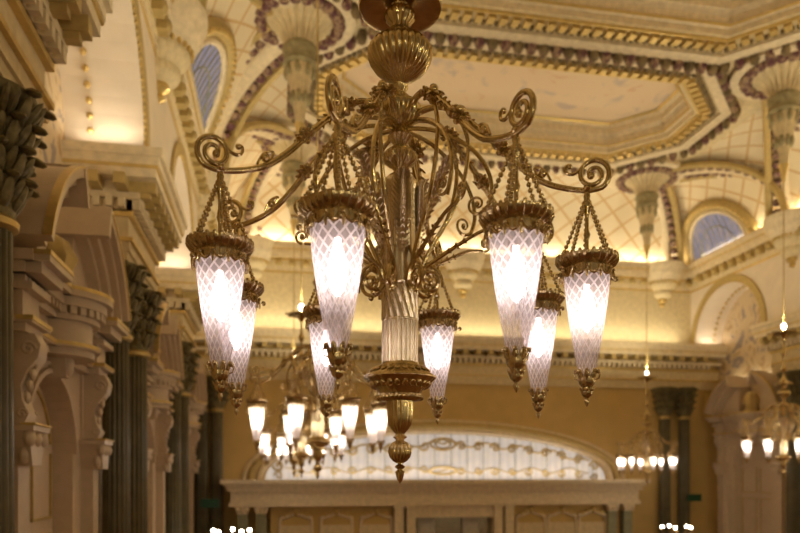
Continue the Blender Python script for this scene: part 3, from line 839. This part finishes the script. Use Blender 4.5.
def plume(mb, path, size, every=1, w=1.0):
    """acanthus plume: pairs of curled leaflets along a path in the y=0 plane"""
    n = len(path)
    for i in range(0, n, every):
        t = i/(n-1); sz = size*(.55+.9*sin(pi*min(1, t*.9+.1)))*w
        d = (path[min(i+1, n-1)]-path[max(i-1, 0)]).normalized()
        for sg in (-1, 1):
            s = Vector((0, sg, 0)); ax = (d*1.0+s*.9)
            mb.ball(path[i]+s*sz*.55, (sz*.30, sz*.13, sz*.62), 6, None, ax)
            nrm = d.cross(Vector((0, 1, 0)))*sg; mb.ball(path[i]+nrm*sz*.35, (sz*.26, sz*.14, sz*.5), 6, None, d+nrm*.9)

def build_lamp(parent):
    """pendant lamp around its own axis; z = height over the eye level of the hall"""
    # crown: gadrooned gallery ring
    c = MB().lathe([(.138, 1.235), (.147, 1.24), (.147, 1.285), (.14, 1.29), (.15, 1.297), (.172, 1.31), (.190, 1.335), (.192, 1.352), (.18, 1.352), (.172, 1.338), (.14, 1.31), (.125, 1.30)], 168, 28, .011, cap=False)
    c.lathe([(.02, 1.36), (.03, 1.33), (.13, 1.315), (.135, 1.305), (.02, 1.30)], 24, cap=False)
    for i in range(28):
        a = 2*pi*i/28; c.ball((.182*cos(a), .182*sin(a), 1.36), .011, 6)
        c.tube([(.15*cos(a), .15*sin(a), 1.295), (.173*cos(a), .173*sin(a), 1.307), (.192*cos(a), .192*sin(a), 1.335)], .0055, 5)
    for i in range(12):        # swags with little drops
        a0 = 2*pi*i/12; a1 = 2*pi*(i+1)/12
        c.tube([(.158*cos(a0+(a1-a0)*k/6), .158*sin(a0+(a1-a0)*k/6), 1.262-.04*sin(pi*k/6)) for k in range(7)], .0065, 5)
        c.ball((.162*cos(a0), .162*sin(a0), 1.225), (.008, .008, .028), 6); c.ball((.160*cos(a0), .160*sin(a0), 1.268), .012, 6)
    for i in range(4):
        a = 2*pi*i/4+.4; c.ball((.19*cos(a), .19*sin(a), 1.235), .018, 8)
    lamp = c.build('pendant_lamp', 'dbrass', parent)
    MB().lathe([(.044, .61), (.058, .68), (.084, .82), (.108, .96), (.127, 1.10), (.137, 1.20), (.139, 1.24)], 48, cap=False).build('glass_shade', 'glass', lamp)
    MB().lathe([(.006, .90), (.03, .93), (.046, .98), (.05, 1.03), (.044, 1.08), (.03, 1.13), (.018, 1.16), (.016, 1.2)], 12).build('bulb', 'bulb', lamp)
    MB().lathe([(.02, 1.19), (.022, 1.3), (.012, 1.34)], 12).build('lamp_socket', 'brass', lamp)
    f = MB().lathe([(.002, .435), (.012, .455), (.016, .475), (.008, .487), (.028, .505), (.036, .53), (.024, .55), (.044, .575), (.05, .60), (.047, .64)], 32, 8, .06, cap=True)
    for i in range(8):
        a = 2*pi*i/8; d = Vector((cos(a), sin(a), 0))
        f.ball(d*.05+Vector((0, 0, .63)), (.016, .008, .04), 6, None, d*.25+Vector((0, 0, 1)))
        f.ball(d*.068+Vector((0, 0, .652)), (.012, .009, .015), 6)
        if i % 2 == 0: f.tube([d*.05+Vector((0, 0, .60)), d*.072+Vector((0, 0, .61)), d*.08+Vector((0, 0, .645))], .005, 5)
        f.ball(d*.034+Vector((0, 0, .535)), (.012, .008, .024), 6, None, d*.5+Vector((0, 0, 1)))
    f.build('tip_finial', 'dbrass', lamp)
    for i in range(5):
        a = 2*pi*i/5+.4; p0 = Vector((.165*cos(a), .165*sin(a), 1.36)); p1 = Vector((.018*cos(a), .018*sin(a), 1.70)); ch = MB(); n = 12
        for k in range(n+1): ch.ball(p0.lerp(p1, k/n), (.0145, .0145, .0145), 8)
        ch.tube([p0, p1], .004, 4)
        ch.build('bead_chain', 'brass', lamp)
    s = MB().lathe([(.012, 1.34), (.026, 1.38), (.012, 1.41), (.012, 1.47), (.022, 1.5), (.012, 1.53), (.012, 1.62), (.026, 1.66), (.032, 1.69), (.018, 1.72), (.022, 1.74), (.012, 1.77)], 16)
    s.build('stem', 'brass', lamp)
    return lamp

def build_chandelier():
    t = empty('chandelier', (0, 0, EYE))
    L = MB().lathe
    B = lambda prof, name, mt='brass', **k: MB().lathe(prof, **k).build(name, mt, t)
    b = MB().lathe([(.003, -.045), (.018, -.02), (.028, .015), (.031, .035), (.016, .05), (.03, .06), (.034, .072), (.014, .085), (.014, .095)], 24)
    b.build('bottom_finial', 'brass', t)
    B([(.02, .09), (.045, .105), (.066, .13), (.076, .165), (.07, .2), (.05, .228), (.022, .245)], 'gadrooned_ball', n=96, flute=16, amp=.06)
    B([(.022, .24), (.03, .25), (.047, .265), (.03, .28), (.028, .285), (.05, .31), (.074, .345), (.083, .40), (.087, .505)], 'fluted_cup', n=112, flute=16, amp=.045)
    B([(.087, .50), (.12, .505), (.146, .52), (.15, .535), (.14, .55), (.15, .575), (.19, .61), (.228, .64), (.24, .652), (.238, .664), (.2, .69), (.15, .72), (.13, .74), (.125, .755)], 'collar_dish', n=120, flute=20, amp=.012)
    g = MB()
    for i in range(32): a = 2*pi*i/32; g.ball((.148*cos(a), .148*sin(a), .525), (.012, .012, .016), 6)
    for i in range(24): a = 2*pi*i/24; g.ball((.19*cos(a), .19*sin(a), .605), (.022, .014, .03), 6, None, (cos(a), sin(a), .9)); g.ball((.18*cos(a), .18*sin(a), .71), (.02, .012, .03), 6, None, (cos(a), sin(a), -.6))
    g.build('dish_ornament', 'brass', t)
    B([(.117, .75), (.117, 1.03)], 'fluted_column', 'brass2', n=128, flute=20, amp=.035)
    B([(.119, 1.025), (.122, 1.03), (.122, 1.04), (.117, 1.045)], 'column_ring', 'brass2', n=32)
    B([(.117, 1.04+.22*i/16) for i in range(17)], 'spiral_column', 'brass2', n=128, flute=16, amp=.06, twist=22)
    B([(.117, 1.255), (.124, 1.265), (.124, 1.28), (.108, 1.29), (.105, 1.9), (.118, 1.92), (.118, 1.945), (.09, 1.985), (.055, 2.01), (.03, 2.03)], 'upper_column', 'brass2', n=48, flute=12, amp=.03)
    B([(.03, 2.02), (.05, 2.05), (.1, 2.085), (.117, 2.12), (.1, 2.15), (.06, 2.18), (.035, 2.2), (.055, 2.225), (.08, 2.255), (.06, 2.285), (.05, 2.31)], 'lower_vase', n=96, flute=14, amp=.05)
    B([(.05, 2.30), (.07, 2.315), (.105, 2.36), (.13, 2.42), (.138, 2.45), (.128, 2.47), (.09, 2.49), (.065, 2.52), (.035, 2.55), (.05, 2.575), (.055, 2.59), (.03, 2.62)], 'arm_hub', n=112, flute=16, amp=.035)
    B([(.03, 2.60), (.05, 2.625), (.11, 2.66), (.165, 2.705), (.2, 2.76), (.212, 2.80), (.205, 2.84), (.165, 2.885), (.1, 2.92), (.07, 2.965)], 'gadrooned_urn', n=168, flute=28, amp=.035)
    B([(.065, 2.96), (.06, 3.0), (.09, 3.03), (.102, 3.06), (.09, 3.09), (.06, 3.11), (.07, 3.125), (.075, 3.14)], 'neck', n=64, flute=12, amp=.06)
    B([(.06, 3.12), (.16, 3.10), (.24, 3.09), (.272, 3.10), (.277, 3.12), (.262, 3.135), (.2, 3.15), (.12, 3.22), (.05, 3.32), (.035, 3.4)], 'top_dish', n=48)
    B([(.035, 3.4), (.03, 3.5), (.06, 3.55), (.1, 3.62), (.06, 3.7), (.03, 3.74), (.025, 4.0), (.06, 4.05), (.09, 4.15), (.05, 4.25), (.03, 4.3), (.03, 4.6), (.1, 4.7), (.16, 4.8), (.06, 4.82)], 'rod_baluster', n=32)
    st_ = MB(); pr = []
    for i in range(32):
        a = 2*pi*i/32; rr = .50 if i % 4 == 0 else (.40 if i % 2 == 0 else .36); pr.append((rr*cos(a), rr*sin(a)))
    st_.prism(pr, 4.80, 4.84, 'z'); st_.lathe([(.36, 4.80), (.3, 4.77), (.1, 4.76)], 32); st_.build('star_disc', 'dbrass', t)
    L2 = MB().lathe([(.02, 4.96), (.06, 5.0), (.08, 5.05), (.06, 5.12), (.02, 5.15)], 16); L2.build('crown_light', 'spark', t)
    MB().tube([(0, 0, 4.8), (0, 0, 13.69)], .018, 8).build('hanging_rod', 'goldpaint', t)
    # eight arms with their leaf work
    am, path = arm_mesh(); arm0 = am.build('arm', 'brass', t)
    fl = MB(); flower(fl, (.40, 0, 2.36), .075, (.6, 0, .8)); flower(fl, (.40, 0, 2.34), .065, (-.3, .2, -1)); flower(fl, (.68, 0, 2.11), .065, (.5, 0, .9)); flower(fl, (.67, 0, 2.09), .055, (-.6, 0, -.8))
    plume(fl, [v for v in path[19:29]], .038, 2); plume(fl, [v for v in path[40:46]], .022, 2)
    fl.ball((.93, 0, 1.91), .028, 8); fl.tube(smoothpath([(.98, 0, 1.86), (.94, 0, 1.93), (.88, 0, 1.95), (.9, 0, 1.9)]), .009, 6)
    fl.tube(smoothpath([(1.175, 0, 1.925), (1.14, 0, 1.895), (1.105, 0, 1.885), (1.075, 0, 1.90), (1.07, 0, 1.935), (1.095, 0, 1.945)]), .010, 6); fl.ball((1.095, 0, 1.935), .018, 8); fl.ball((1.2, 0, 1.785), (.03, .03, .024), 8)
    leaf0 = fl.build('leaf_work', 'brass', arm0)
    sc = MB()       # inner scrolls between hub and column
    sc.tube(smoothpath([(.40, 0, 2.33), (.455, 0, 2.18), (.44, 0, 1.97), (.36, 0, 1.74), (.24, 0, 1.55), (.16, 0, 1.40), (.115, 0, 1.32)]), .014, 7)
    sc.tube(smoothpath([(.03, 0, 2.31), (.24, 0, 2.27), (.46, 0, 2.14), (.58, 0, 1.98), (.61, 0, 1.82), (.56, 0, 1.68)]), .014, 7)
    scroll2(sc, .515, 1.76, .07, 1.4, -.6, -1, .011)
    sc0 = sc.build('inner_scroll', 'brass', arm0)
    lo = MB()       # lower branch rising outwards from the column, with curl below
    lp = smoothpath([(.115, 0, 1.28), (.15, 0, 1.36), (.24, 0, 1.42), (.38, 0, 1.50), (.54, 0, 1.58), (.68, 0, 1.61)])
    lo.tube(lp, [.018-.008*i/len(lp) for i in range(len(lp))], 7); scroll2(lo, .70, 1.66, .05, 1.3, -pi/2, 1, .010)
    plume(lo, lp[14:24], .026, 2)
    scroll2(lo, .20, 1.29, .085, 1.6, pi, 1, .016)
    lo.ball((.2, 0, 1.20), .02, 6); lo.tube(smoothpath([(.12, 0, 1.5), (.17, 0, 1.42), (.27, 0, 1.33), (.29, 0, 1.24)]), .011, 6)
    lo0 = lo.build('lower_branch', 'brass', t)
    pl = MB(); pp = smoothpath([(.13, 0, 1.42), (.17, 0, 1.6), (.25, 0, 1.75), (.33, 0, 1.9), (.40, 0, 2.0), (.45, 0, 1.97)], 4)
    pl.tube(pp, [.018-.01*i/len(pp) for i in range(len(pp))], 6); plume(pl, pp[3:], .042)
    pl0 = pl.build('acanthus_plume', 'brass2', lo0)
    cl = MB(); cp = smoothpath([(.118, 0, 1.5), (.128, 0, 1.65), (.13, 0, 1.8), (.14, 0, 1.92), (.18, 0, 1.97)], 4)
    plume(cl, cp[1:], .055); cl.tube(cp, .010, 6); flower(cl, (.15, 0, 1.5), .035, (1, 0, 0)); cl0 = cl.build('column_leaf', 'brass2', t)
    lamp0 = build_lamp(t); lamp0.location = (1.2, 0, 0)
    pl0.parent = t
    for i in range(8):
        a = -pi/2+R([-60, -15, 30, 75, 120, 165, 210, 255][i]-10.2)
        if i == 0: A, Lo, Cl, La = arm0, lo0, cl0, lamp0
        else: A, Lo, Cl, La = copy_tree(arm0, t), copy_tree(lo0, t), (copy_tree(cl0, t) if i % 2 else cl0), copy_tree(lamp0, t)
        if i % 2 == 0:
            P = pl0 if i == 0 else copy_tree(pl0, t)
            P.rotation_euler = (0, 0, a+pi/8)
        A.rotation_euler = (0, 0, a); Lo.rotation_euler = (0, 0, a+pi/8 if False else a); 
        if i % 2 or i == 0: Cl.rotation_euler = (0, 0, a+(pi/8 if i else -pi/8*5))
        La.location = (1.2*cos(a), 1.2*sin(a), 0); La.rotation_euler = (0, 0, a)
    return t
GRP = 'brass chandeliers with glass lamps'
ch = build_chandelier(); ch.location = (.823, 4.577, EYE)
tag(ch, 'large brass chandelier in the foreground with eight tapering cut glass lamps', 'chandelier', GRP)
FARB = MB().lathe([(.008, .92), (.045, .98), (.05, 1.03), (.035, 1.11), (.016, 1.18)], 8).mesh('bulb', 'bulbfar')
for x, y, dz, lb in [(.8, 13.1, 0, 'brass chandelier directly behind the foreground one, nearer of the cluster at lower left'),
                 (.8, 21.0, 0, 'third chandelier of the left row, small and behind the nearer cluster of lamps'),
                 (.8, 28.9, 0, 'farthest chandelier of the left row, mostly hidden behind the others'),
                 (16.8, 20.8, 0, 'chandelier at the right edge in front of the arched doorway'),
                 (16.6, 29.2, -.35, 'small distant chandelier right of the fanlight')]:
    c = copy_tree(ch); c.location = (x, y, EYE+dz)
    for la in kids(c):
        for q in kids(la):
            if q.name.startswith('bulb'): q.data = FARB; c['label'] = lb; c.rotation_euler = (0, 0, R(9 if y > 15 else 4))

# ---- torcheres whose lit globes show at the lower edge
def torchere(x, y, h, label, proto=None):
    if proto: t = copy_tree(proto); t.location = (x, y, 0); t['label'] = label; return t
    t = empty('torchere', (x, y, 0)); tag(t, label, 'floor lamp', 'torcheres with lit globes')
    MB().lathe([(.35, 0), (.3, .1), (.06, .3), (.04, 1.5), (.08, 1.6), (.04, 1.7), (.035, h-.4), (.09, h-.3), (.03, h-.1)], 20).build('pole', 'brass', t)
    for i in range(5):
        a = 2*pi*i/5+.3; d = Vector((cos(a), sin(a), 0))
        ar_ = MB().tube(smoothpath([Vector((0, 0, h-.3)), d*.25+Vector((0, 0, h-.42)), d*.6+Vector((0, 0, h-.2)), d*.6+Vector((0, 0, h-.05))]), .02, 6).build('arm', 'brass', t)
        MB().ball(d*.6+Vector((0, 0, h)), .055, 12).build('globe', 'bulbfar', ar_)
    return t
t0 = torchere(-1.35, 23.0, Z(-1.72), 'torchere with lit globes at the bottom edge on the left')
torchere(17.1, 27.6, Z(-2.15), 'torchere with lit globes at the bottom edge on the right', None)
